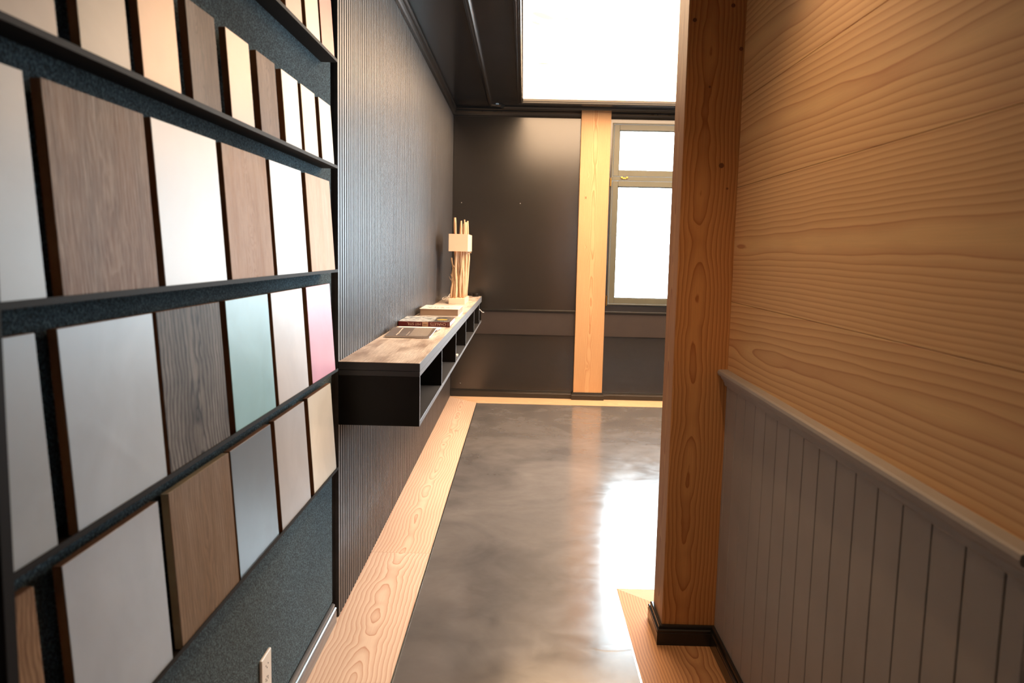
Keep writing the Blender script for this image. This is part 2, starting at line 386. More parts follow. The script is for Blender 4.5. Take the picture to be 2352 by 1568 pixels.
# border boards
def board(pts, mat, n):
    bm = nb(); z0, z1 = -0.012, 0.0005
    A = [bm.verts.new((x, y, z0)) for x, y in pts]; B = [bm.verts.new((x, y, z1)) for x, y in pts]
    k = len(pts)
    bm.faces.new(A[::-1]); bm.faces.new(B)
    for i in range(k): bm.faces.new((A[i], A[(i+1) % k], B[(i+1) % k], B[i]))
    o = struct('trim_%d' % n, bm, mat); return o
g = 0.0006
board([(-0.73, YB), (-0.412, YB), (-0.412, 3.685-g), (-0.73, 3.685-g)], m_pine_light, 1)
m2 = wood('douglas_floor_board_far', srgb(238, 212, 190), srgb(206, 156, 130), 'Y', 'X', w0=-0.55, freq=62, depth=0.022, wob=0.17, seed=14.3, rough=0.45, sharp=0.8, knots=1.3, wander=0.08, fibre=0.15, lsc=1.3)
board([(-0.73, 3.685+g), (-0.412, 3.685+g), (-0.412, 7.511), (-0.73, YF)], m2, 2)
board([(-0.73+g, YF), (-0.412+g, 7.511), (XR, 7.511), (XR, YF)], m_pine_x, 3)
board([(0.44, YB), (XW+0.02, YB), (XW+0.02, 3.03), (0.44, 3.337)], m_pine_r, 4)
board([(0.44+g, 3.337), (XW+0.02+g, 3.03), (XR, 3.03), (XR, 3.337)], m_pine_x, 5)
bm = nb()
bx(bm, -0.412, -0.4055, YB, 7.511, -0.012, 0.0015); bx(bm, 0.4335, 0.44, YB, 3.3435, -0.012, 0.0015)
bx(bm, 0.44, XR, 3.337, 3.3435, -0.012, 0.0015)
struct('trim_6', bm, m_alu)

# left wall (black backing) and slatted cladding
bm = nb(); bx(bm, -0.9, -0.73, YB-0.2, YF+0.2, 0, ZC+0.1); struct('wall_left', bm, m_wall_void)
bm = nb()
bx(bm, -0.7299, -0.709, 3.0, YF-0.001, 0.001, 2.722)
y = 3.001
while y < YF-0.03:
    bx(bm, -0.709, XL, y, y+0.0265, 0.001, 2.722, bev=0.0012, seg=1); y += 0.039
o = link('slat_cladding', bm, m_slat); tag(o, 'dark stained cladding of narrow vertical slats covering the left wall behind the floating shelf', 'wall panel')
# backing of slats: separate darker felt strip child
bm = nb(); bx(bm, -0.709, -0.7085, 3.0, YF-0.002, 0.002, 2.721); link('backing_felt', bm, m_wall_void, o)

# far wall with window opening
wx0, wx1, wz0, wz1 = FAR_WIN
bm = nb()
bx(bm, -0.9, wx0, YF, YF+0.2, 0, ZC+0.1); bx(bm, wx1, FAR_WIN2[0], YF, YF+0.2, 0, ZC+0.1); bx(bm, FAR_WIN2[1], XR+0.2, YF, YF+0.2, 0, ZC+0.1)
bx(bm, FAR_WIN2[0], FAR_WIN2[1], YF, YF+0.2, 0, wz0); bx(bm, FAR_WIN2[0], FAR_WIN2[1], YF, YF+0.2, wz1, ZC+0.1)
bx(bm, wx0, wx1, YF, YF+0.2, 0, wz0); bx(bm, wx0, wx1, YF, YF+0.2, wz1, ZC+0.1)
struct('wall_far', bm, m_wall_dark)
# right wall of the room with two windows
bm = nb(); ys = [3.06] + [v for a in SIDE_WINS for v in (a[0], a[1])] + [YF]
for i in range(0, len(ys), 2): bx(bm, XR, XR+0.2, ys[i], ys[i+1], 0, ZC+0.1)
for a in SIDE_WINS: bx(bm, XR, XR+0.2, a[0], a[1], 0, a[2]); bx(bm, XR, XR+0.2, a[0], a[1], a[3], ZC+0.1)
struct('wall_right', bm, m_wall_dark)
# partition behind the post, right corridor wall core, back wall
bm = nb(); bx(bm, XW+0.02, XR+0.2, 2.88, 3.045, 0, ZC+0.1); struct('wall_partition', bm, m_wall_dark)
b0, b1, b2_, b3 = FILL_WIN
bm = nb(); bx(bm, XW+0.02, XW+0.14, YB, b0, 0, ZC+0.1); bx(bm, XW+0.02, XW+0.14, b1, 2.88, 0, ZC+0.1)
bx(bm, XW+0.02, XW+0.14, b0, b1, 0, b2_); bx(bm, XW+0.02, XW+0.14, b0, b1, b3, ZC+0.1); struct('wall_corridor', bm, m_wall_void)
bm = nb(); bx(bm, -0.9, 0.9, YB-0.2, YB, 0, ZC+0.1)
struct('wall_back', bm, plain('beige_back_wall', srgb(190, 178, 160), 0.7))

# ceiling with an opening for the luminous panel
PX0, PX1, PY0, PY1 = -0.04, 2.45, 3.75, 7.50
bm = nb()
bx(bm, -0.9, XR+0.2, YB-0.2, PY0, ZC, ZC+0.12); bx(bm, -0.9, XR+0.2, PY1, YF+0.2, ZC, ZC+0.12)
bx(bm, -0.9, PX0, PY0, PY1, ZC, ZC+0.12); bx(bm, PX1, XR+0.2, PY0, PY1, ZC, ZC+0.12)
bx(bm, PX0, PX1, PY0, PY1, ZC+0.07, ZC+0.12)
struct('ceiling', bm, m_ceil)
cl = thing('ceiling_light_panel', 'large glowing backlit ceiling panel in a stepped dark frame', 'ceiling light', ((PX0+PX1)/2, (PY0+PY1)/2, ZC+0.03))
bm = nb(); bx(bm, PX0+0.001, PX1-0.001, PY0+0.001, PY1-0.001, ZC+0.034, ZC+0.040); link('diffuser', bm, m_panel, cl)
bm = nb()
prof = [(0.04, 0), (0.04, -0.004), (0.036, -0.008), (0.026, -0.008), (0.022, -0.002), (0.016, -0.002), (0.013, -0.007), (0.004, -0.007), (0.0, -0.002), (0.0, 0.030), (-0.006, 0.030), (-0.006, 0.034), (0.0, 0.034)]
prof = [(0.045, 0), (0.045, -0.006), (0.040, -0.011), (0.032, -0.011), (0.028, -0.003), (0.020, -0.003), (0.016, -0.009), (0.006, -0.009), (0.001, -0.003), (0.001, 0.012), (-0.006, 0.012), (-0.006, 0.033), (0.001, 0.033)]
prof = prof[:10] + [(-0.006, 0.012), (-0.006, 0.033), (-0.0005, 0.033), (-0.0005, 0.0)]
cor = [((PX0, PY0), (-1, -1)), ((PX0, PY1), (-1, 1)), ((PX1, PY1), (1, 1)), ((PX1, PY0), (1, -1)), ((PX0, PY0), (-1, -1))]
prof_f = [(0.045, -0.0002), (0.045, -0.006), (0.040, -0.011), (0.032, -0.011), (0.028, -0.003), (0.020, -0.003), (0.016, -0.009), (0.006, -0.009), (0.0, -0.003), (-0.002, 0.012), (-0.008, 0.012), (-0.008, 0.033), (-0.0012, 0.033), (-0.0012, -0.0002)]
rings = [[bm.verts.new((p[0]+o2[0]*a, p[1]+o2[1]*a, ZC+b2)) for a, b2 in prof_f] for p, o2 in cor[:4]]
for i in range(4):
    A, B = rings[i], rings[(i+1) % 4]; n = len(prof_f)
    for k in range(n): bm.faces.new((A[k], A[(k+1) % n], B[(k+1) % n], B[k]))
link('frame', bm, m_trim_dark, cl)

# raised moulding on the ceiling, with a scooped notch at its far left corner
bm = nb(); prof_m = [(-0.024, 0), (-0.024, -0.006), (-0.018, -0.010), (-0.010, -0.020), (0.0, -0.024), (0.010, -0.022), (0.016, -0.014), (0.020, -0.007), (0.024, -0.006), (0.024, 0)]
fr = []; U = (0, 0, 1)
fr.append(((-0.335, 3.2, ZC), (1, 0, 0), U)); fr.append(((-0.335, 7.60, ZC), (1, 0, 0), U))
extrude_profile(bm, prof_m, fr)
fr = []
for i in range(9):
    a = i/8*math.pi/2
    fr.append(((-0.335+0.115*math.sin(a), 7.60+0.115*(1-math.cos(a)), ZC), (math.cos(math.pi/2-a)*-1, math.sin(math.pi/2-a), 0), U))
extrude_profile(bm, prof_m, fr)
extrude_profile(bm, prof_m, [((-0.22, 7.715, ZC), (0, -1, 0), U), ((XR, 7.715, ZC), (0, -1, 0), U)])
struct('trim_7', bm, m_trim_dark, smooth=False)
# cornices
bm = nb()
prof_c = [(-0.036, 0.078), (-0.036, 0.0), (0.002, 0.0), (0.004, 0.008), (0.000, 0.014), (0.004, 0.026), (0.010, 0.036), (0.018, 0.044), (0.024, 0.048), (0.026, 0.056), (0.022, 0.062), (0.030, 0.070), (0.030, 0.078)]
extrude_profile(bm, prof_c, [((XL, 3.0, 2.7222), (1, 0, 0), U), ((XL, YF, 2.7222), (1, 0, 0), U)])
struct('trim_8', bm, m_trim_dark)
bm = nb()
prof_c2 = [(0.0, 0.078)] + [(0.0, 0.0)] + prof_c[2:]
extrude_profile(bm, prof_c2, [((-0.69, YF, 2.7218), (0, -1, 0), U), ((XR, YF, 2.7218), (0, -1, 0), U)])
struct('trim_9', bm, m_trim_dark)

# baseboards
prof_b = [(0.0, 0.0), (0.018, 0.0), (0.018, 0.046), (0.0165, 0.048), (0.0165, 0.050), (0.018, 0.053), (0.018, 0.058), (0.014, 0.061), (0.0105, 0.061), (0.0105, 0.064), (0.012, 0.067), (0.0105, 0.073), (0.006, 0.075), (0.0, 0.075)]
def baseboard(name, pts, mat, closed=False):
    """pts: [(x, y, outx, outy)] wall line points with mitred outward vectors"""
    bm = nb(); extrude_profile(bm, prof_b, [((x, y, 0.0008), (ox, oy, 0), U) for x, y, ox, oy in pts]); return struct(name, bm, mat)
baseboard('baseboard_left', [(-0.710, YB, 1, 0), (-0.710, 2.955, 1, 0)], plain('grey_gloss_baseboard', srgb(96, 98, 102), 0.16, var=0.02))
P0, P1, PYF = 0.528, 0.811, 7.800
baseboard('baseboard_far', [(XL+0.002, YF, 0, -1), (P0-0.018, YF, 0, -1)], m_trim_dark)
baseboard('baseboard_far', [(P1+0.018, YF, 0, -1), (XR, YF, 0, -1)], m_trim_dark)
# wraps the pillar, the post and the corridor wall
baseboard('baseboard_pillar', [(P0, YF-0.001, -1, 0), (P0, PYF, -1, -1), (P1, PYF, 1, -1), (P1, YF-0.001, 1, 0)], m_trim_dark)
baseboard('baseboard_right', [(XW+0.3, 3.0455, 0, 1), (0.5505, 3.0455, -1, 1), (0.5505, 2.8595, -1, -1), (XW-0.0005, 2.8595, -1, -1), (XW-0.0005, 1.0955, -1, 0)], m_trim_dark)

# ------------------------------------------------------------------ timber pillar, post
bm = nb(); bx(bm, P0, P1, PYF, YF-0.0005, 0.0, ZC-0.0005, bev=0.003, seg=2)
o = link('timber_pillar', bm, m_pillar); tag(o, 'pale knotty spruce pillar standing against the far wall beside the window', 'pillar')
bm = nb(); bx(bm, 0.551, XW+0.018, 2.86, 3.045, 0.0, ZC-0.0005, bev=0.004, seg=2)
post = link('timber_post', bm, m_post); tag(post, 'orange brown square timber post at the end of the right corridor wall', 'post')
post.data.materials.append(m_post_side)
for p in post.data.polygons:
    if abs(p.normal.x) > 0.8: p.material_index = 1
m_plug = plain('dark_ringed_plug', srgb(120, 74, 42), 0.6, var=0.2)
for (x, z, r) in [(0.572, 2.252, .007), (0.701, 2.302, .007), (0.736, 2.159, .007), (0.688, 1.763, .009), (0.712, 1.684, .004), (0.634, 2.03, .004)]:
    bm = nb(); cyl(bm, (x, 2.8606, z), (x, 2.8592, z), r, 20)
    link('wood_plug', bm, m_plug, post)

# ------------------------------------------------------------------ right corridor wall: pine planks, wainscot, rail, casing
zs = [1.03, 1.391, 1.688, 1.985, 2.282, 2.579, ZC-0.001]
names = ['honey pine wall plank just above the grey chair rail', 'wide honey pine wall plank, second one up from the chair rail',
         'honey pine wall plank with a large brown resin knot, third up from the chair rail', 'honey pine wall plank at the top of the view, fourth up from the chair rail',
         'fifth honey pine wall plank above the chair rail, over the view', 'topmost pine wall plank under the corridor ceiling']
zs = [1.03, 1.287, 1.688, 1.985, 2.282, 2.579, ZC-0.001]
seeds = [31.0, 12.6, 23.5, 45.2, 51.7, 63.0]
prm = [dict(freq=55, depth=0.03, wob=0.15, wander=0.20), dict(freq=75, depth=0.035, wob=0.13, wander=0.06), dict(freq=52, depth=0.03, wob=0.16, wander=0.14),
       dict(freq=60, depth=0.06, wob=0.12, wander=0.12), dict(), dict()]
for i in range(6):
    z0, z1 = zs[i]+0.0008, zs[i+1]-0.0008
    k = dict(freq=60, depth=0.05, wob=0.12, wander=0.1); k.update(prm[i])
    mt = wood('douglas_plank_%d' % i, srgb(242, 198, 138), srgb(206, 142, 96), 'Y', 'Z', w0=(z0+z1)/2, seed=seeds[i], rough=0.5, fibre=0.12, sharp=0.8, lsc=0.38, tint=0.05, **k)
    bm = nb(); bx(bm, XW, XW+0.0195, -0.28 if z0 > 2 else 0.2, 2.8585, z0, z1, bev=0.0008, seg=1)
    tag(link('pine_plank', bm, mt), names[i], 'wall plank', 'horizontal pine planks of the corridor wall')
ws = thing('wainscot_panel', 'taupe painted beadboard wainscot with thin vertical grooves under the chair rail', 'wainscot', (XW+0.01, 2.0, 0))
bm = nb(); bx(bm, XW+0.008, XW+0.0195, YB, 2.8585, 0.0, 1.029); link('backing_board', bm, plain('groove_shade', srgb(58, 50, 44), 0.6), ws)
y = 1.29 - 0.11*33
while y < 2.85:
    bm = nb(); bx(bm, XW, XW+0.0078, max(y+0.0022, YB), min(y+0.11-0.0022, 2.8585), 0.0, 1.029, bev=0.0015, seg=1)
    if y > 0.75: link('tongue_board', bm, m_taupe, ws)
    else:
        bm.free()
    y += 0.11
bm = nb(); bx(bm, XW, XW+0.0078, YB, 0.10, 0.0, 1.029); link('plain_board', bm, m_taupe, ws)
bm = nb()
prof_r = [(0.0, -0.048), (0.006, -0.048), (0.009, -0.044), (0.009, -0.036), (0.013, -0.034), (0.013, -0.028), (0.016, -0.026), (0.022, -0.020), (0.024, -0.012), (0.033, -0.008), (0.036, 0.0), (0.034, 0.008), (0.028, 0.011), (0.0, 0.011)]
extrude_profile(bm, prof_r, [((XW, 1.0955, 1.031), (-1, 0, 0), U), ((XW, 2.8605, 1.031), (-1, 0, 0), U)])
struct('trim_10', bm, m_taupe)
# black door casing at the near end of the corridor wall, with its dark door
bm = nb(); bx(bm, XW-0.022, XW-0.0005, 1.010, 1.095, 0.0, 2.12, bev=0.003); bx(bm, XW-0.022, XW-0.0005, 0.12, 0.205, 0.0, 2.12, bev=0.003)
bx(bm, XW-0.022, XW-0.0005, 0.206, 1.009, 2.035, 2.12, bev=0.003); bx(bm, XW-0.010, XW-0.0006, 0.2055, 1.0095, 0.004, 2.0345)
struct('door_1', bm, m_trim_dark)

# ------------------------------------------------------------------ far wall: sill ledge, band panels
bm = nb(); bx(bm, XL+0.002, P0-0.001, YF-0.030, YF-0.0005, 0.862, 0.880, bev=0.002); bx(bm, P1+0.001, XR, YF-0.030, YF-0.0005, 0.862, 0.880, bev=0.002)
struct('trim_11', bm, m_trim_dark)
for a, b2, lb in ((XL+0.002, P0-0.002, 'brown grey panel strip under the sill left of the pale pillar'), (P1+0.002, XR-0.01, 'brown grey panel strip under the window sill right of the pale pillar')):
    bm = nb(); bx(bm, a, b2, YF-0.014, YF-0.0005, 0.632, 0.861, bev=0.001, seg=1)
    tag(link('sill_panel', bm, m_band), lb, 'wall panel', 'panel strips below the window sill')

for x, z, lb in ((-0.038, 1.909, 'tiny white wall plug high in the middle of the dark far wall'), (-0.608, 1.905, 'tiny white wall plug high on the dark far wall near the slatted wall'),
                 (-0.595, 0.131, 'tiny white wall plug just above the far baseboard in the left corner')):
    bm = nb(); cyl(bm, (x, YF-0.0004, z), (x, YF-0.004, z), 0.0035, 14, r2=0.0025)
    tag(link('wall_plug', bm, m_white_pl), lb, 'wall plug', 'tiny plugs in the far wall')
# ------------------------------------------------------------------ windows
def window(idx, T, a0, a1, z0, z1, zt=None, hard=True):
    """T maps (a, depth, z) -> world; depth 0 = inner wall face, positive outward"""
    def B(bm, x0, x1, d0, d1, y0, y1, bev=0.0015):
        p, q = T(x0, d0, y0), T(x1, d1, y1)
        bx(bm, min(p[0], q[0]), max(p[0], q[0]), min(p[1], q[1]), max(p[1], q[1]), min(p[2], q[2]), max(p[2], q[2]), bev=bev, seg=1)
    f = 0.013; zt0, zt1 = (zt if zt else (None, None))
    bm = nb()
    B(bm, a0+0.001, a0+f, -0.012, 0.09, z0+0.001, z1-0.001); B(bm, a1-f, a1-0.001, -0.012, 0.09, z0+0.001, z1-0.001)
    B(bm, a0+f, a1-f, -0.012, 0.09, z1-f, z1-0.001); B(bm, a0+f, a1-f, -0.012, 0.09, z0+0.001, z0+0.012)
    if zt: B(bm, a0+f, a1-f, -0.004, 0.09, zt0, zt1)
    root = link('window_%d' % idx, bm, m_win); root['kind'] = 'structure'
    sashes = [(z0+0.014, (zt0 if zt else z1-f)-0.003)] + ([(zt1+0.003, z1-f-0.003)] if zt else [])
    mid = (a0+a1)/2 if a1-a0 > 1.25 else None
    for s0, s1 in sashes:
        spans = [(a0+f+0.003, a1-f-0.003)] if mid is None else [(a0+f+0.003, mid-0.002), (mid+0.002, a1-f-0.003)]
        for x0, x1 in spans:
            bm = nb(); w_ = 0.052
            B(bm, x0, x0+w_, -0.006, 0.06, s0, s1); B(bm, x1-w_, x1, -0.006, 0.06, s0, s1)
            B(bm, x0+w_+0.0008, x1-w_-0.0008, -0.006, 0.06, s1-w_, s1); B(bm, x0+w_+0.0008, x1-w_-0.0008, -0.006, 0.06, s0, s0+w_)
            # glazing bead
            B(bm, x0+w_, x0+w_+0.008, 0.012, 0.04, s0+w_, s1-w_); B(bm, x1-w_-0.008, x1-w_, 0.012, 0.04, s0+w_, s1-w_)
            B(bm, x0+w_, x1-w_, 0.012, 0.04, s1-w_-0.008, s1-w_); B(bm, x0+w_, x1-w_, 0.012, 0.04, s0+w_, s0+w_+0.008)
            sa = link('sash', bm, m_win, root)
            bm = nb(); B(bm, x0+w_-0.002, x1-w_+0.002, 0.022, 0.026, s0+w_-0.002, s1-w_+0.002, bev=0); link('pane', bm, m_glass, sa)
    return root
win = window(1, lambda a, d, z: (a, YF+d, z), *FAR_WIN[:2], FAR_WIN[2], FAR_WIN[3], zt=(2.146, 2.186))
for (x, z0, z1) in ((0.829, 2.095, 2.165), (0.829, 0.94, 1.03)):
    bm = nb(); cyl(bm, (x, YF-0.018, z0), (x, YF-0.018, z1), 0.0055, 12); cyl(bm, (x, YF-0.018, z0-0.004), (x, YF-0.018, z0), 0.008, 12); cyl(bm, (x, YF-0.018, z1), (x, YF-0.018, z1+0.004), 0.008, 12)
    h_ = link('hinge', bm, m_brass, win); h_['label'] = 'small brass hinge'
bm = nb(); bx(bm, 0.925, 0.945, YF-0.016, YF-0.004, 2.166, 2.184, bev=0.002); bx(bm, 0.975, 0.995, YF-0.016, YF-0.004, 2.166, 2.184, bev=0.002); bx(bm, 0.943, 0.977, YF-0.013, YF-0.004, 2.162, 2.175)
h_ = link('latch', bm, m_brass, win); h_['label'] = 'small brass latch'
window(2, lambda a, d, z: (XR+d, a, z), *SIDE_WINS[0]); window(3, lambda a, d, z: (a, YF+d, z), *FAR_WIN2, zt=(2.146, 2.186))
window(4, lambda a, d, z: (XW+0.02+d, a, z), *FILL_WIN)  # added window, out of view, brightens the near sample boards

# ------------------------------------------------------------------ floating shelf
SX, SY0, SY1, ST, SB = -0.383, 3.0, 7.562, 1.018, 0.773
sh = thing('floating_shelf', 'long wall hung black open compartment shelf with weathered oak top', 'shelf', ((XL+SX)/2, (SY0+SY1)/2, SB))
xl = XL+0.0008
def part(name, mat, par, *a, **k):
    bm = nb(); bx(bm, *a, **k); return link(name, bm, mat, par)
top = part('top_board', m_shelf_face, sh, xl, SX, SY0, SY1, ST-0.031, ST-0.0016, bev=0.0008, seg=1)
part('oak_surface', m_shelf_oak, top, xl, SX-0.0012, SY0+0.001, SY1-0.001, ST-0.0016, ST)
part('under_board', m_shelf_face, sh, xl, SX-0.0005, SY0+0.0005, SY1, ST-0.052, ST-0.0325)
part('bottom_board', m_shelf_face, sh, xl, SX, SY0+0.0165, SY1-0.0165, SB, SB+0.018, bev=0.0008, seg=1)
part('end_panel', m_black_lam, sh, xl, SX, SY0, SY0+0.016, SB, ST-0.0525, bev=0.0008, seg=1)
part('end_panel', m_black_lam, sh, xl, SX, SY1-0.016, SY1, SB, ST-0.0525, bev=0.0008, seg=1)
DV = [3.85, 4.67, 5.50, 6.43, 7.20]
for d in DV: part('divider', m_black_lam, sh, xl+0.001, SX-0.001, d-0.008, d+0.008, SB+0.0182, ST-0.0525)
CB = SB+0.018
m_sheen = plain('grey_window_sheen', srgb(128, 136, 146), 0.38, var=0.01)  # pale colour paints the window's reflection onto the shelf's front edges
def cuts(bm, y0, y1, step=0.25):
    n = int((y1-y0)/step)
    for i in range(1, n):
        bmesh.ops.bisect_plane(bm, geom=bm.verts[:]+bm.edges[:]+bm.faces[:], plane_co=(0, y0+(y1-y0)*i/n, 0), plane_no=(0, 1, 0))
def band(x, y0, y1, z0, z1, par):
    bm = nb(); bx(bm, x-0.0002, x+0.0014, y0, y1, z0, z1); cuts(bm, y0, y1); link('sheen_band', bm, m_sheen, par)
band(SX, SY0+0.0008, SY1, ST-0.0305, ST-0.002, top)
band(SX-0.0005, SY0+0.0008, SY1, ST-0.0515, ST-0.033, [c for c in sh.children if c.name.startswith('under_board')][0])
band(SX, SY0+0.017, SY1-0.017, SB+0.0008, SB+0.0172, [c for c in sh.children if c.name.startswith('bottom_board')][0])
for c in [c for c in sh.children if c.name.startswith('divider')]:
    ys_ = [v.co.y for v in c.data.vertices]; band(SX-0.001, (SY0+SY1)/2+min(ys_), (SY0+SY1)/2+max(ys_), SB+0.0185, ST-0.053, c)
c = [c for c in sh.children if c.name.startswith('end_panel')][0]
band(SX, SY0+0.0008, SY0+0.0152, SB+0.0008, ST-0.0535, c)

# contents of compartments
# folder of papers leaning against the second divider side
bk = thing('paper_folder', 'brown folder with loose white papers standing in the second shelf compartment', 'folder', (-0.46, 3.95, CB))
bm = nb()
for i in range(5):
    x = -0.60; bx(bm, -0.62+i*0.004, -0.407-i*0.005, 3.872+i*0.006, 3.874+i*0.006, CB, CB+0.155-i*0.003)
link('paper_sheets', bm, plain('paper_white', srgb(226, 222, 214), 0.7), bk)
bm = nb(); bx(bm, -0.63, -0.41, 3.905, 3.925, CB, CB+0.16, bev=0.004); link('cover', bm, plain('brown_leather_cover', srgb(140, 96, 66), 0.55), bk)
# white plug with cable in compartment 3
pg = thing('cable_connector', 'small white cable ends lying in the third shelf compartment', 'cable', (-0.42, 4.93, CB))
bm = nb(); tube(bm, [(-0.40, 4.94, CB+0.006), (-0.43, 4.95, CB+0.006), (-0.50, 4.96, CB+0.004), (-0.60, 4.99, CB+0.004)], 0.0035, 8)
tube(bm, [(-0.41, 4.90, CB+0.006), (-0.44, 4.90, CB+0.008), (-0.50, 4.93, CB+0.005), (-0.60, 4.96, CB+0.004)], 0.0035, 8); link('cord', bm, m_white_pl, pg, smooth=True)
bm = nb(); bx(bm, -0.418, -0.392, 4.89, 4.91, CB+0.0005, CB+0.013, bev=0.003); bx(bm, -0.416, -0.390, 4.93, 4.95, CB+0.0005, CB+0.013, bev=0.003); link('plug', bm, m_white_pl, pg)
pa = thing('power_adapter', 'small white power adapter in the shelf compartment near the far end', 'adapter', (-0.42, 6.62, CB))
bm = nb(); bx(bm, -0.46, -0.40, 6.50, 6.60, CB, CB+0.045, bev=0.006); link('housing', bm, m_white_pl, pa)
bm = nb(); bx(bm, -0.452, -0.425, 6.494, 6.50, CB+0.01, CB+0.035, bev=0.002); link('socket_face', bm, m_hole, pa)
bm = nb(); tube(bm, [(-0.50, 7.36, ST-0.06), (-0.43, 7.34, ST-0.08), (-0.385, 7.36, ST-0.115), (-0.365, 7.40, ST-0.14), (-0.352, 7.42, ST-0.142)], 0.0035, 8)
tag(link('white_cable', bm, m_white_pl, smooth=True), 'short white cable dangling out of the last shelf compartment', 'cable')

# ------------------------------------------------------------------ open magazine, face down
mg = thing('open_magazine', 'grey magazine lying open face down like a tent on the shelf', 'magazine', (-0.55, 4.03, ST))
m_cov = plain('grey_brown_cover', srgb(96, 84, 78), 0.4, var=0.03); m_page = plain('white_pages', srgb(246, 242, 240), 0.6, var=0.01); m_print = plain('white_print', srgb(214, 204, 194), 0.6, var=0.01)
prf = [(3.850, 0.003), (3.90, 0.004), (3.96, 0.010), (4.02, 0.020), (4.08, 0.032), (4.12, 0.037), (4.15, 0.036), (4.165, 0.031)]
prf2 = [(4.165, 0.031), (4.19, 0.022), (4.205, 0.008), (4.215, 0.006), (4.235, 0.016), (4.27, 0.021), (4.32, 0.018), (4.40, 0.013)]
def sheet(bm, pr, x0f, x1f, dz0, dz1):
    n = len(pr)
    T_ = [[bm.verts.new((xf(i/(n-1)), y, ST+0.002+z+dz)) for i, (y, z) in enumerate(pr)] for dz in (dz0, dz1) for xf in (x0f, x1f)]
    for i in range(n-1):
        bm.faces.new((T_[0][i], T_[0][i+1], T_[1][i+1], T_[1][i])); bm.faces.new((T_[2][i], T_[3][i], T_[3][i+1], T_[2][i+1]))
        bm.faces.new((T_[0][i], T_[2][i], T_[2][i+1], T_[0][i+1])); bm.faces.new((T_[1][i], T_[1][i+1], T_[3][i+1], T_[3][i]))
    bm.faces.new((T_[0][0], T_[1][0], T_[3][0], T_[2][0])); bm.faces.new((T_[0][-1], T_[2][-1], T_[3][-1], T_[1][-1]))
prf = [(y, z*0.40) for y, z in prf]; prf2 = [(4.165+(y-4.165)*0.7, z*0.36) for y, z in prf2]
xa = lambda f: -0.665-0.0*f; xb = lambda f: -0.446+0.006*f
bm = nb(); sheet(bm, prf, xa, xb, 0.0055, 0.0062); link('cover', bm, m_cov, mg)
bm = nb(); sheet(bm, prf, lambda f: -0.664, lambda f: xb(f)+0.0, -0.0005, 0.0053); sheet(bm, prf2, lambda f: -0.664, lambda f: -0.440, -0.001, 0.0035)
sheet(bm, [(4.165, 0.0124), (4.20, 0.0105), (4.24, 0.008), (4.28, 0.006), (4.33, 0.004)], lambda f: -0.664, lambda f: -0.436, -0.001, 0.003); link('pages', bm, m_page, mg)
def strip(bm, xc, w_, f0, f1, wav=0.0):
    pts = []
    ln = 24
    def at(f):
        yy = 3.850 + f*(4.165-3.850)
        for (ya, za), (yb, zb) in zip(prf, prf[1:]):
            if ya <= yy <= yb+1e-9: return yy, za+(zb-za)*(yy-ya)/(yb-ya)
        return yy, prf[-1][1]
    vs = []
    for i in range(ln+1):
        f = f0+(f1-f0)*i/ln; yy, zz = at(f)
        xx = xc + (random.uniform(-wav, wav) if wav else 0); ww = w_*(random.uniform(0.4, 1.0) if wav else 1)
        vs.append((bm.verts.new((xx-ww/2, yy, ST+0.0087+zz)), bm.verts.new((xx+ww/2, yy, ST+0.0087+zz))))
    for a, b2 in zip(vs, vs[1:]): bm.faces.new((a[0], a[1], b2[1], b2[0]))
bm = nb(); strip(bm, -0.612, 0.010, 0.10, 0.82, wav=0.0015)
strip(bm, -0.563, 0.003, 0.08, 0.50)
for k in range(15): strip(bm, -0.548+k*0.0062, 0.0017, 0.04+0.0*(k % 2), 0.90-0.05*(k % 3 == 0))
link('cover_print', bm, m_print, mg)

# ------------------------------------------------------------------ book with red spine
def book(name, label, x0, x1, y0, y1, z0, h, cover, top_m, spine_side, page_m, spine_m=None, ch=0.003):
    b = thing(name, label, 'book', ((x0+x1)/2, (y0+y1)/2, z0), 'books on the floating shelf')
    bm = nb(); bx(bm, x0, x1, y0, y1, z0, z0+ch, bev=0.0008, seg=1); bx(bm, x0, x1, y0, y1, z0+h-ch, z0+h, bev=0.0008, seg=1)
    if spine_side == 'near': bx(bm, x0, x1, y0-0.0005, y0+0.003, z0+0.0002, z0+h-0.0002, bev=0.001, seg=1)
    else: bx(bm, x0, x1, y1-0.003, y1, z0+0.0002, z0+h-0.0002, bev=0.001, seg=1)
    link('cover', bm, cover, b)
    bm = nb(); d = 0.006
    if spine_side == 'near': bx(bm, x0+d, x1-d*0.4, y0+0.004, y1-d, z0+ch+0.0002, z0+h-ch-0.0002)
    else: bx(bm, x0+d*0.6, x1-d, y0+0.005, y1-0.004, z0+ch+0.0002, z0+h-ch-0.0002, bev=0.002)
    link('page_block', bm, page_m, b)
    return b
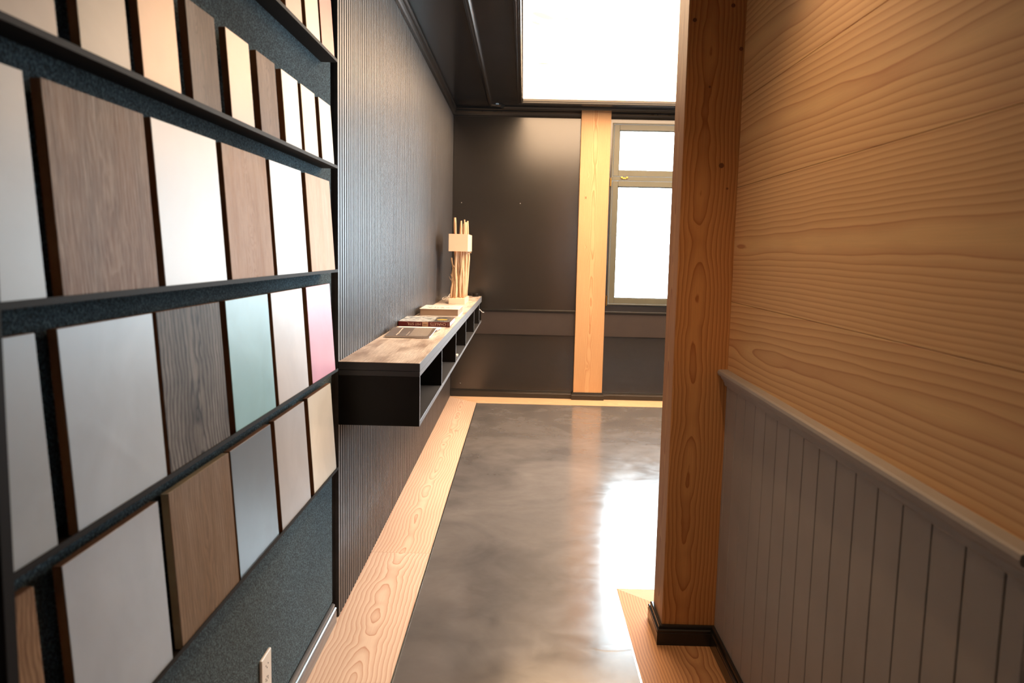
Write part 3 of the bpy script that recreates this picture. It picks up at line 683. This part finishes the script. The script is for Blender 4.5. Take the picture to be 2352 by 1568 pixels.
def cover_art():
    m, t, b = nt('snowy_photo_cover'); p = pos(t)
    sp = N(t, 'ShaderNodeSeparateXYZ'); t.links.new(p, sp.inputs[0])
    n1 = noise(t, comb_scale(t, p, (25, 12, 1)), 1.0, 5, 0.6)
    c = ramp(t, n1, [(0.35, srgb(110, 116, 120)), (0.55, srgb(196, 200, 200)), (0.7, srgb(232, 232, 230))])
    msk = ramp(t, M_(t, 'ADD', sp.outputs['X'], M_(t, 'MULTIPLY', n1, 0.06)), [(0.0, (0, 0, 0, 1)), (1.0, (1, 1, 1, 1))])
    m1 = M_(t, 'GREATER_THAN', M_(t, 'MULTIPLY_ADD', n1, 0.06, sp.outputs['X']), -0.47)
    c = mix(t, m1, c, ramp(t, n1, [(0.4, srgb(54, 54, 56)), (0.65, srgb(130, 130, 128))]))
    dx = M_(t, 'DIVIDE', M_(t, 'SUBTRACT', sp.outputs['X'], -0.458), 0.034); dy = M_(t, 'DIVIDE', M_(t, 'SUBTRACT', sp.outputs['Y'], 4.60), 0.045)
    rr = M_(t, 'ADD', M_(t, 'MULTIPLY', dx, dx), M_(t, 'MULTIPLY', dy, dy))
    c = mix(t, M_(t, 'LESS_THAN', M_(t, 'ADD', rr, n1), 1.3), c, srgb(226, 188, 84))
    t.links.new(c, b.inputs['Base Color']); b.inputs['Roughness'].default_value = 0.25; return m
m_red = plain('dark_red_spine', srgb(104, 20, 26), 0.35, var=0.03)
m_pg2 = plain('cream_pages', srgb(238, 230, 216), 0.7, var=0.02); m_pgtan = plain('tan_page_edges', srgb(156, 134, 116), 0.7, var=0.03)
b2k = book('hardcover_book', 'dark red spined photo book lying flat with its title upside down', -0.690, -0.400, 4.445, 4.80, ST, 0.0275, m_red, None, 'near', m_pg2)
bm = nb(); bx(bm, -0.689, -0.401, 4.446, 4.799, ST+0.0275, ST+0.0280); link('cover_photo', bm, cover_art(), b2k)
bm = nb(); bx(bm, -0.555, -0.522, 4.4432, 4.4444, ST+0.001, ST+0.0265); ins = link('spine_inset', bm, plain('beige_inset', srgb(214, 176, 146), 0.5), b2k)
bm = nb(); bx(bm, -0.550, -0.528, 4.4425, 4.4431, ST+0.0105, ST+0.0125); bx(bm, -0.548, -0.532, 4.4425, 4.4431, ST+0.0135, ST+0.0142); link('inset_print', bm, plain('brown_print', srgb(110, 76, 62), 0.5), ins)
def lettering(name, txt, width, height, loc, rot, mat, parent, org):
    cu = bpy.data.curves.new(name, 'FONT'); cu.body = txt; cu.size = 1; cu.extrude = 0.0; cu.align_x = 'LEFT'
    to = bpy.data.objects.new(name, cu); COL.objects.link(to)
    dg = bpy.context.evaluated_depsgraph_get(); me = bpy.data.meshes.new_from_object(to.evaluated_get(dg))
    bpy.data.objects.remove(to)
    xs = [v.co.x for v in me.vertices]; ys_ = [v.co.y for v in me.vertices]
    sx, sy = width/(max(xs)-min(xs)), height/(max(ys_)-min(ys_)); mx, my = min(xs), min(ys_)
    for v in me.vertices: v.co = Vector(((v.co.x-mx)*sx, (v.co.y-my)*sy, 0))
    me.materials.clear(); me.materials.append(mat)
    o = bpy.data.objects.new(name, me); COL.objects.link(o)
    if parent: o.parent = parent
    o.location = Vector(loc)-Vector(org); o.rotation_euler = rot; return o
m_let = plain('cream_lettering', srgb(226, 196, 178), 0.5, var=0.01)
og = b2k['_org']
# letters stand on the spine, rotated half a turn
for txt, xr_, wd in (('CHALETS', -0.422, 0.088), ('MIT STIL', -0.563, 0.076)):
    lettering('spine_title', txt, wd, 0.0145, (xr_, 4.4437, ST+0.0215), (math.pi/2, math.pi, 0), m_let, b2k, og)
bm = nb(); bx(bm, -0.4115, -0.4105, 4.4432, 4.4444, ST+0.005, ST+0.022); bx(bm, -0.4085, -0.4075, 4.4432, 4.4444, ST+0.005, ST+0.022); link('spine_mark', bm, m_let, b2k)

def scrib():
    m, t, b = nt('white_cover_with_sketch'); p = pos(t)
    n1 = noise(t, comb_scale(t, p, (60, 14, 1)), 1.0, 5, 0.65)
    sp = N(t, 'ShaderNodeSeparateXYZ'); t.links.new(p, sp.inputs[0])
    ins_ = M_(t, 'LESS_THAN', M_(t, 'ABSOLUTE', M_(t, 'SUBTRACT', sp.outputs['Y'], 5.30)), 0.06)
    ins2 = M_(t, 'LESS_THAN', M_(t, 'ABSOLUTE', M_(t, 'SUBTRACT', sp.outputs['X'], -0.545)), 0.085)
    f = M_(t, 'MULTIPLY', M_(t, 'MULTIPLY', ins_, ins2), M_(t, 'GREATER_THAN', n1, 0.53))
    t.links.new(mix(t, f, srgb(236, 234, 230), srgb(120, 124, 126)), b.inputs['Base Color']); b.inputs['Roughness'].default_value = 0.3; return m
m_white_cov = scrib()
book('hardcover_book', 'thick white book lying flat between the red spined book and the lamp', -0.665, -0.408, 5.175, 5.53, ST, 0.047, m_white_cov, None, 'far', m_pgtan)
# dark round dish at the far end
bm = nb()
prof_d = [(0.0, 0.0), (0.030, 0.0), (0.034, 0.004), (0.036, 0.022), (0.040, 0.030), (0.038, 0.030), (0.033, 0.022), (0.030, 0.008), (0.0, 0.007)]
n = 28; rg = []
for r_, z_ in prof_d[1:-1]: rg.append([bm.verts.new((-0.435+r_*math.cos(k*2*math.pi/n), 7.47+r_*math.sin(k*2*math.pi/n), ST+z_)) for k in range(n)])
for A, B in zip(rg, rg[1:]):
    for k in range(n): bm.faces.new((A[k], A[(k+1) % n], B[(k+1) % n], B[k]))
bm.faces.new(rg[0][::-1]); bm.faces.new(rg[-1])
tag(link('small_dish', bm, m_black_lam, smooth=True), 'small black round dish on the far end of the shelf behind the driftwood lamp', 'dish')

# ------------------------------------------------------------------ driftwood lamp
LX0, LX1, LY0, LY1 = -0.585, -0.455, 6.36, 6.80
lamp = thing('driftwood_lamp', 'table lamp of upright driftwood sticks with a small cream box shade', 'lamp', ((LX0+LX1)/2, (LY0+LY1)/2, ST))
m_cream = plain('cream_painted_wood', srgb(240, 208, 182), 0.55, var=0.02)
part('base', m_cream, lamp, LX0, LX1, LY0, LY1, ST, ST+0.045, bev=0.002)
m_drift = wood('driftwood', srgb(236, 206, 170), srgb(186, 142, 104), 'Z', 'X', freq=260, depth=0.03, wob=0.05, seed=4.0, rough=0.7, fibre=0.4, lsc=4)
rnd = random.Random(5)
sticks = [(-0.565, 6.42, 1.385, .0075), (-0.552, 6.50, 1.707, .0115), (-0.535, 6.41, 1.44, .0105), (-0.512, 6.55, 1.684, .011), (-0.500, 6.43, 1.45, .0055), (-0.492, 6.66, 1.665, .009),
          (-0.478, 6.45, 1.690, .0085), (-0.470, 6.60, 1.675, .0125), (-0.505, 6.72, 1.60, .010), (-0.545, 6.66, 1.55, .011), (-0.465, 6.74, 1.69, .0095), (-0.530, 6.58, 1.50, .012), (-0.485, 6.52, 1.45, .008), (-0.575, 6.56, 1.30, .006)]
for i, (x, y, zt, r) in enumerate(sticks):
    bm = nb(); n_ = 14; pts = []; rad = []
    ph, ph2 = rnd.uniform(0, 6), rnd.uniform(0, 6); am = rnd.uniform(0.003, 0.008); z0 = ST+0.044
    lean = rnd.uniform(-0.006, 0.006)
    for k in range(n_+1):
        f = k/n_; z = z0+(zt-z0)*f
        inside = 0.6 if 1.40 < z < 1.60 else 1.0
        pts.append((x+lean*math.sin(f*3)+am*inside*math.sin(f*7+ph), y+am*1.5*math.sin(f*6+ph2), z))
        rad.append(1.18*r*(1.0-0.22*f+0.12*math.sin(f*17+ph)) * (0.82 if k == n_ else 1))
    tube(bm, pts, rad, 10, jit=0.06, rnd=rnd)
    kk = n_//2 + (i % 3)
    if i in (0, 2, 7, 10, 13):
        p = Vector(pts[kk]); s = 1 if i in (7, 10) else -1
        tube(bm, [p, p+Vector((0.012*s, -0.004, 0.010)), p+Vector((0.024*s, -0.006, 0.004 if s > 0 else 0.035))], [r*0.6, r*0.4, r*0.15], 8)
    link('stick', bm, m_drift, lamp, smooth=True)
m_shade = plain('cream_fabric_shade', srgb(242, 204, 176), 0.8, var=0.015, bs=0.1, bscale=900)
bm = nb(); a = 0.003; zs0, zs1 = 1.437, 1.573; sx0, sx1, sy0, sy1 = -0.588, -0.437, 6.34, 6.84
bx(bm, sx0, sx1, sy0, sy0+a, zs0, zs1); bx(bm, sx0, sx1, sy1-a, sy1, zs0, zs1); bx(bm, sx0, sx0+a, sy0+a, sy1-a, zs0, zs1); bx(bm, sx1-a, sx1, sy0+a, sy1-a, zs0, zs1)
link('lamp_shade', bm, m_shade, lamp)
bm = nb(); tube(bm, [(-0.52, 6.81, 1.024), (-0.60, 6.85, 1.026), (-0.655, 6.87, 1.05), (-0.68, 6.82, 1.035), (-0.672, 6.75, 1.022), (-0.650, 6.74, 1.024), (-0.63, 6.80, 1.05), (-0.620, 6.86, 1.07)], 0.0035, 8)
link('power_cord', bm, plain('clear_white_cord', srgb(226, 222, 216), 0.3), lamp, smooth=True)

# ------------------------------------------------------------------ material display board with ledges
db = thing('display_board', 'tall grey green felt display board filling the left corridor wall behind the sample boards', 'display board', (-0.72, 1.9, 0))
part('felt_panel', m_felt, db, -0.7298, -0.7101, 0.912, 2.962, 0.08, ZC-0.001)
bm = nb(); bx(bm, -0.7298, -0.600, 0.888, 0.911, 0.0, ZC-0.001, bev=0.001, seg=1)
tag(link('side_frame', bm, m_ledge), 'black upright side frame closing the near end of the felt display board', 'frame')
LN = ['topmost black metal ledge in view, under the small salmon and cream boards', 'black metal ledge carrying the row of narrow boards, second from the top', 'black metal ledge at eye height under the oak and white boards',
      'black metal ledge under the teal, smoked oak and pink boards', 'lowest black metal ledge, above the wall socket']
LEDGES = [2.091, 1.732, 1.372, 1.018, 0.656]
for li_, z in enumerate(LEDGES):
    bm = nb()
    prf_l = [(0.0001, -0.010), (0.056, -0.010), (0.056, 0.0), (0.0540, 0.0), (0.0540, -0.0082), (0.0001, -0.0082)]
    extrude_profile(bm, prf_l, [((-0.7100, 0.912, z), (1, 0, 0), U), ((-0.7100, 2.83, z), (1, 0, 0), U)])
    tag(link('display_ledge', bm, m_ledge), LN[li_], 'ledge', 'ledges on the felt display board')

# sample boards standing on the ledges
FIN = {}
def fin(k):
    if k in FIN: return FIN[k]
    s = len(FIN)*1.7+0.5
    D = {
     'grey_beige': lambda: plaster('grey_beige_skim', srgb(172, 160, 150), s), 'taupe': lambda: plaster('taupe_skim', srgb(150, 138, 124), s),
     'peach': lambda: plaster('peach_skim', srgb(246, 176, 108), s), 'brown_ash': lambda: oak('washed_brown_board', srgb(132, 112, 98), srgb(88, 72, 62), srgb(150, 132, 118), s, vein=0.5),
     'sand': lambda: plaster('sand_skim', srgb(196, 162, 134), s), 'walnut': lambda: oak('washed_walnut_board', srgb(138, 112, 96), srgb(98, 76, 64), srgb(160, 136, 120), s, vein=0.45),
     'ice': lambda: plaster('pale_mint_skim', srgb(222, 228, 222), s), 'cream': lambda: plaster('cream_skim', srgb(246, 224, 190), s), 'cream2': lambda: plaster('ivory_skim', srgb(250, 232, 204), s),
     'greige_board': lambda: plaster('light_grey_skim', srgb(192, 198, 202), s), 'oak': lambda: oak('brushed_brown_oak', srgb(128, 84, 46), srgb(206, 184, 162), srgb(98, 62, 34), s, vein=0.35, freq=110),
     'white': lambda: plaster('white_skim', srgb(236, 232, 230), s, var=0.03), 'light_oak': lambda: oak('limed_light_oak', srgb(196, 158, 122), srgb(160, 118, 84), srgb(220, 196, 174), s, vein=0.5),
     'white2': lambda: plaster('cool_white_skim', srgb(234, 236, 238), s, var=0.03), 'blond': lambda: oak('blond_oak', srgb(226, 192, 162), srgb(200, 162, 132), srgb(236, 212, 190), s, vein=0.25),
     'grey1': lambda: plaster('pale_grey_skim', srgb(178, 190, 202), s), 'grey2': lambda: plaster('cracked_grey_skim', srgb(192, 210, 230), s),
     'dark_oak': lambda: oak('smoked_grey_oak', srgb(122, 116, 112), srgb(30, 24, 22), srgb(150, 146, 144), s, vein=1.0, freq=70),
     'teal': lambda: plaster('pale_teal_skim', srgb(150, 204, 224), s), 'off_white': lambda: plaster('off_white_skim', srgb(208, 206, 210), s), 'pink': lambda: plaster('rose_skim', srgb(214, 150, 172), s),
     'oak_pale': lambda: oak('pale_sawn_oak', srgb(160, 126, 96), srgb(104, 74, 52), srgb(182, 150, 120), s, vein=0.7, freq=90), 'grey3': lambda: plaster('smooth_grey_skim', srgb(186, 198, 214), s),
     'oak_brown': lambda: oak('grey_brown_oak', srgb(140, 114, 88), srgb(98, 78, 62), srgb(156, 136, 116), s, vein=0.5, freq=90), 'blue_grey': lambda: plaster('blue_grey_skim', srgb(112, 132, 152), s, rough=0.3),
     'greige': lambda: plaster('greige_skim', srgb(178, 178, 182), s), 'satin': lambda: plaster('satin_cream_skim', srgb(226, 220, 208), s, rough=0.22, bs=0.05),
     'brown': lambda: plaster('light_brown_skim', srgb(172, 138, 112), s), 'salmon': lambda: plaster('salmon_skim', srgb(226, 112, 90), s), 'rose_beige': lambda: plaster('rose_beige_skim', srgb(214, 160, 140), s),
    }
    FIN[k] = D[k](); return FIN[k]
TH = 0.016
def sample(ledge, y0, width, height, kind, label, core=None, grp=None, rot=0.0, lean=0.066):
    z = LEDGES[ledge]-0.0070
    o = thing('sample_board', label, 'sample board', (-0.6575, y0+width/2, z), grp)
    hw = width/2
    bm = nb(); bx(bm, -TH, -0.0016, -hw, hw, 0, height, bev=0.0006, seg=1)
    me = link('core_board', bm, core or m_mdf, o, free=True, origin=(0, 0, 0))
    bm = nb(); bx(bm, -0.0015, 0.0, -hw, hw, 0.0003, height-0.0003, bev=0.0005, seg=1)
    link('finish_face', bm, fin(kind), o, free=True, origin=(0, 0, 0))
    o.rotation_euler = (0, -lean, rot)
    return o
G = ['small sample boards on the topmost ledge in view', 'narrow sample boards on the second ledge', 'square sample boards on the middle ledge', 'square sample boards on the fourth ledge', 'square sample boards on the lowest ledge']
R0 = [(2.035, .155, 'rose_beige', 'small rose beige sample board, leftmost of the topmost ledge'), (2.245, .163, 'brown', 'small light brown sample board on the topmost ledge, left of the cream one'),
      (2.453, .160, 'cream', 'small cream sample board beside the salmon one on the topmost ledge'), (2.638, .168, 'salmon', 'small salmon pink sample board at the right end of the topmost ledge')]
for y0, wd, k, lb in R0: sample(0, y0, wd, 0.195, k, lb, grp=G[0])
R1 = [(0.985, .165, 'grey_beige', 'grey beige narrow sample board, leftmost of the second ledge'), (1.210, .150, 'taupe', 'taupe narrow sample board left of the peach one on the second ledge'),
      (1.407, .150, 'peach', 'bright peach coloured narrow sample board on the second ledge'), (1.614, .148, 'brown_ash', 'washed brown wood sample board right of the peach one on the second ledge'),
      (1.826, .150, 'sand', 'sandy beige plaster sample board between two brown wood ones on the second ledge'), (2.030, .149, 'walnut', 'washed walnut sample board left of the pale mint one on the second ledge'),
      (2.236, .157, 'ice', 'pale mint white narrow sample board on the second ledge'), (2.428, .158, 'cream', 'cream narrow sample board, second from the right end of the second ledge'), (2.636, .160, 'cream2', 'ivory narrow sample board at the right end of the second ledge')]
for y0, wd, k, lb in R1: sample(1, y0, wd, 0.205, k, lb, grp=G[1])
R2 = [(0.80, .300, 'greige_board', 'light grey square sample board cut by the left picture edge, on the middle ledge'), (1.138, .302, 'oak', 'brushed brown oak square sample board on the middle ledge'),
      (1.469, .306, 'white', 'plain white square sample board between two oak ones on the middle ledge'), (1.808, .307, 'light_oak', 'limed light oak square sample board between two white ones'),
      (2.146, .303, 'white2', 'cool white square sample board right of the limed oak one on the middle ledge'), (2.497, .308, 'blond', 'blond oak square sample board at the right end of the middle ledge')]
R3 = [(0.80, .300, 'grey1', 'pale grey square sample board, leftmost of the fourth ledge'), (1.152, .300, 'grey2', 'light grey square sample board with hairline scratches on the fourth ledge'),
      (1.469, .308, 'dark_oak', 'smoked dark grey oak square sample board with bold grain'), (1.815, .302, 'teal', 'pale teal square sample board on the fourth ledge'),
      (2.146, .303, 'off_white', 'off white square sample board between the teal and the pink ones'), (2.498, .306, 'pink', 'rose pink square sample board at the right end of the fourth ledge')]
R4 = [(0.80, .290, 'oak_pale', 'sawn pale oak sample board at the lower left corner of the picture'), (1.140, .315, 'grey3', 'smooth light grey square sample board on the lowest ledge'),
      (1.500, .318, 'oak_brown', 'grey brown oak square sample board on the lowest ledge'), (1.830, .300, 'blue_grey', 'blue grey square sample board on the lowest ledge'),
      (2.165, .300, 'greige', 'greige square sample board left of the satin cream one on the lowest ledge'), (2.510, .305, 'satin', 'satin cream square sample board at the right end of the lowest ledge')]
for li, rows in ((2, R2), (3, R3), (4, R4)):
    for i, (y0, wd, k, lb) in enumerate(rows):
        if i == 0: wd = wd; y0 = 0.915+0.0
        if i == 0: wd = {2: 0.182, 3: 0.183, 4: 0.155}[li]
        sample(li, y0, wd, 0.312 if li < 4 else 0.318, k, lb, grp=G[li], core=(m_mdf_pale if k in ('oak_brown',) else None))

# ------------------------------------------------------------------ wall socket
so = thing('wall_socket', 'white triple wall socket on the felt just above the baseboard', 'socket', (-0.705, 2.145, 0.19))
part('cover_plate', m_white_pl, so, -0.7099, -0.7015, 2.103, 2.187, 0.196-0.045, 0.297, bev=0.003, seg=3)
for (cy, cz, fl) in ((2.147, 0.262, 1), (2.145, 0.224, 1), (2.145, 0.218, -1), (2.143, 0.182, 1)):
    for dy, dz in ((-0.0095, 0.0), (0.0095, 0.0), (0.0, -0.0055*fl*1.6)):
        bm = nb(); cyl(bm, (-0.7018, cy+dy, cz+dz+0.003), (-0.7012, cy+dy, cz+dz+0.003), 0.0024, 12)
        link('pin_hole', bm, m_hole, so)

# ------------------------------------------------------------------ corridor downlights (over the view)
def downlight(x, y, watts, col, size, blend, rx=0.0, ry=0.0, label=''):
    d = thing('downlight', label, 'ceiling light', (x, y, ZC), 'corridor ceiling spots')
    bm = nb(); n = 28
    prof_k = [(0.030, 0.0), (0.045, -0.0005), (0.046, -0.003), (0.042, -0.005), (0.032, -0.004), (0.030, -0.001)]
    rg = [[bm.verts.new((x+r_*math.cos(k*2*math.pi/n), y+r_*math.sin(k*2*math.pi/n), ZC+z_-0.0005)) for k in range(n)] for r_, z_ in prof_k]
    for i in range(len(rg)):
        A, B = rg[i], rg[(i+1) % len(rg)]
        for k in range(n): bm.faces.new((A[k], A[(k+1) % n], B[(k+1) % n], B[k]))
    link('trim_ring', bm, m_alu, d)
    ld = bpy.data.lights.new('spot_light', 'SPOT'); ld.energy = watts; ld.color = col; ld.spot_size = size; ld.spot_blend = blend; ld.shadow_soft_size = 0.025
    lo = bpy.data.objects.new('spot_light', ld); COL.objects.link(lo); lo.parent = d; lo.location = (0, 0, -0.012); lo.rotation_euler = (rx, ry, 0)
WARM = (1.0, 0.66, 0.38)
downlight(0.42, 1.95, 46, WARM, 1.7, 0.9, ry=0.12, label='recessed spot over the pine wall halfway along the corridor')
downlight(-0.30, 1.95, 12, WARM, 2.2, 0.9, ry=-0.15, label='recessed spot over the display board')
downlight(0.0, -0.6, 12, WARM, 2.2, 0.9, label='unseen recessed spot added as fill behind the viewer')  # added lamp, out of view, lifts the near end of the corridor

# tidy helper property
for ob in bpy.data.objects:
    if '_org' in ob: del ob['_org']
